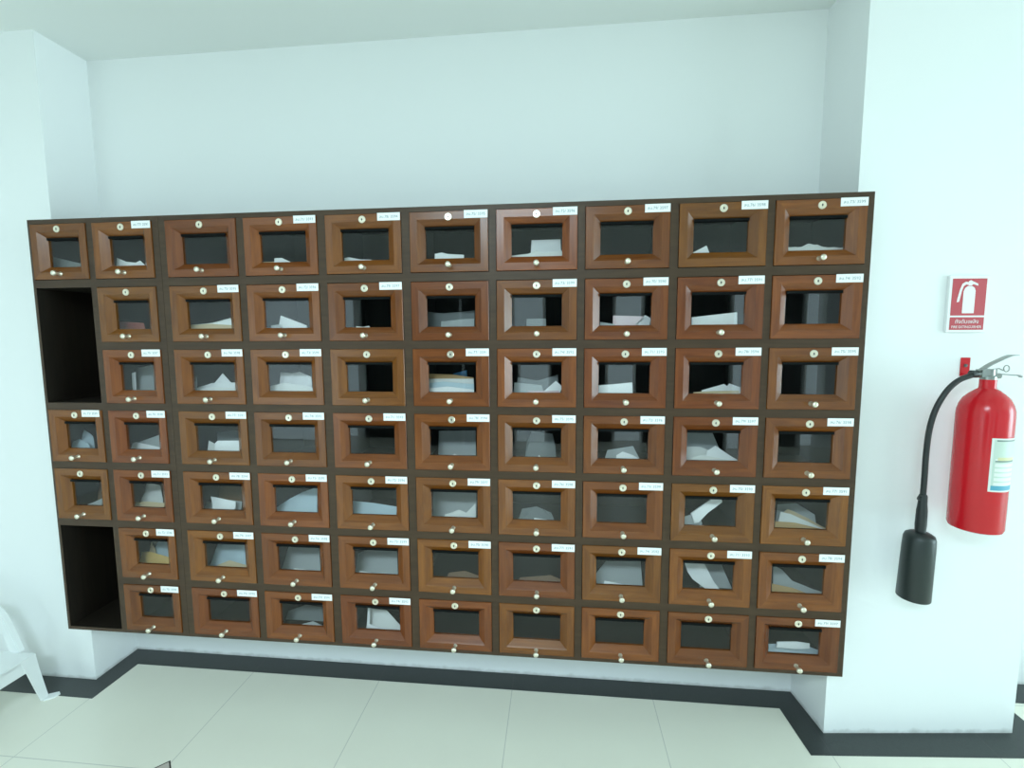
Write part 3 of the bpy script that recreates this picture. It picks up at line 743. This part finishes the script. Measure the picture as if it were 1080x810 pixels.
# skirt under the front and the sides
box(bm, C(XF-.010, YR, SZ-.060), C(XF, YL, SZ-.010)); box(bm, C(XB, YL-.008, SZ-.045), C(XF-.010, YL, SZ-.010)); box(bm, C(XB, YR, SZ-.045), C(XF-.010, YR+.008, SZ-.010))
link('seat', bm, M['plastic'], ch)
def leg(x, y, sx, sy):
    """angle-section leg splaying out to a flanged foot"""
    bm = bmesh.new()
    def sec(z, cx, cy, w, t=.007):
        # L section with its corner at (cx, cy), arms running inwards
        return [bm.verts.new(C(cx+a*-sx, cy+b*-sy, z)) for a, b in ((0, 0), (w, 0), (w, t), (t, t), (t, w), (0, w))]
    secs = [sec(SZ-.004, x, y, .058), sec(SZ-.060, x+.006*sx, y+.002*sy, .044), sec(.004, x+.028*sx, y+.010*sy, .028)]
    for a, b in zip(secs, secs[1:]):
        for k in range(6): bm.faces.new((a[k], a[(k+1) % 6], b[(k+1) % 6], b[k]))
    bm.faces.new(secs[0]); bm.faces.new(secs[-1])
    fx, fy = x+.028*sx, y+.010*sy
    pts = [(fx-.020*sx, fy-.020*sy), (fx+.004*sx, fy-.024*sy), (fx+.030*sx, fy-.004*sy), (fx+.036*sx, fy+.016*sy), (fx+.020*sx, fy+.026*sy), (fx-.018*sx, fy+.006*sy)]
    lo = [bm.verts.new(C(px, py, 0)) for px, py in pts]; hi = [bm.verts.new(C(px, py, .006)) for px, py in pts]
    bm.faces.new(lo); bm.faces.new(hi)
    for k in range(6): bm.faces.new((lo[k], lo[(k+1) % 6], hi[(k+1) % 6], hi[k]))
    link('leg', bm, M['plastic'], ch)
leg(XF, YL, 1, 1); leg(XF, YR, 1, -1); leg(XB, YL, -1, 1); leg(XB, YR, -1, -1)
for y in (YL+.004, YR-.004):
    bm = bmesh.new()
    P = smooth_path([C(-2.100, y, SZ-.004), C(-2.135, y, .295), C(-2.175, y, .375), C(-2.235, y, .405), C(-2.345, y, .400)], 6)
    n = len(P); up = Vector((0, 1, 0)); rings = []
    for i, p in enumerate(P):
        d = (P[min(i+1, n-1)]-P[max(i-1, 0)]).normalized(); nn = d.cross(up).normalized()
        w = .044-.010*i/n; 
        rings.append([bm.verts.new(p+up*a*.010+nn*b*w/2) for a, b in ((-1, -1), (1, -1), (1, 1), (-1, 1))])
    for a, b in zip(rings, rings[1:]):
        for k in range(4): bm.faces.new((a[k], a[(k+1) % 4], b[(k+1) % 4], b[k]))
    bm.faces.new(rings[0]); bm.faces.new(rings[-1])
    sharp(link('armrest', bm, M['plastic'], ch), 40)
bm = bmesh.new()
for k in range(5):
    y0 = YR+.004+k*(YL-YR-.008)/5; y1 = y0+(YL-YR-.008)/5-.012
    v, f = box(bm, C(XB-.004, y0, SZ-.004), C(XB+.008, y1, .50))
    for q in v:
        if q.co.z > .3: q.co.x -= .07
v, f = box(bm, C(XB-.006, YR, .46), C(XB+.010, YL, .52))
for q in v: q.co.x -= .066
link('backrest', bm, M['plastic'], ch)

# ------------------------------------------------------------------ daylight and added fill lights
w = bpy.data.worlds.new('daylight'); scene.world = w; w.use_nodes = True
bg = w.node_tree.nodes['Background']
bg.inputs['Color'].default_value = (.71, .985, 1.0, 1); bg.inputs['Strength'].default_value = .6
SKY = (.735, .985, 1.07); FILL_TINT = (.76, .985, 1.10)
def area(name, loc, rot, sx, sy, power, colour):
    l = bpy.data.lights.new(name, 'AREA'); l.shape = 'RECTANGLE'; l.size = sx; l.size_y = sy; l.energy = power; l.color = colour
    o = bpy.data.objects.new(name, l); COL.objects.link(o); o.location = loc; o.rotation_euler = rot
    return o
P_EAST, P_REAR, P_L, P_C, P_R = 285, 6, 9, 90, 0
area('east_window_light', (WX+.12, (W0+W1)/2, (WZ0+WZ1)/2), (0, R(90), 0), WZ1-WZ0, W1-W0, P_EAST, SKY)          # daylight filling the window opening
area('rear_window_light', ((RW0+8.4)/2, RY-.13, (WZ0+WZ1)/2), (R(90), 0, 0), 8.4-RW0, WZ1-WZ0, P_REAR, SKY)
for a, b in glazed:
    area('rear_pane_light', ((a+b)/2, RY-.12, 1.1), (R(90), 0, 0), b-a, 2.18, 2.3*math.pi*(b-a)*2.18, SKY)
for x, e in ((-2.4, P_L), (-.35, P_C), (1.6, P_R)):                                                             # unseen overhead fill lights, added to brighten the walls and papers
    area('added_fill_light', (x, -2.9, CEIL-.02), (0, 0, 0), 1.2, .6, e, FILL_TINT)

# ------------------------------------------------------------------ camera
cam = bpy.data.cameras.new('camera'); co = bpy.data.objects.new('camera', cam); COL.objects.link(co)
cam.sensor_fit = 'HORIZONTAL'; cam.sensor_width = 36; cam.lens = 487.6356/1080*36; cam.clip_start = .05
co.location = EYE; co.rotation_euler = (R(84.51512), R(.28306), R(5.59619))
scene.camera = co
vs = scene.view_settings
vs.view_transform = 'Standard'; vs.look = 'None'; vs.gamma = 1; vs.exposure = -.01; vs.use_curve_mapping = False
scene.cycles.max_bounces = 10; scene.cycles.diffuse_bounces = 6; scene.cycles.transparent_max_bounces = 12
scene.cycles.use_denoising = True
scene.cycles.sample_clamp_indirect = 6
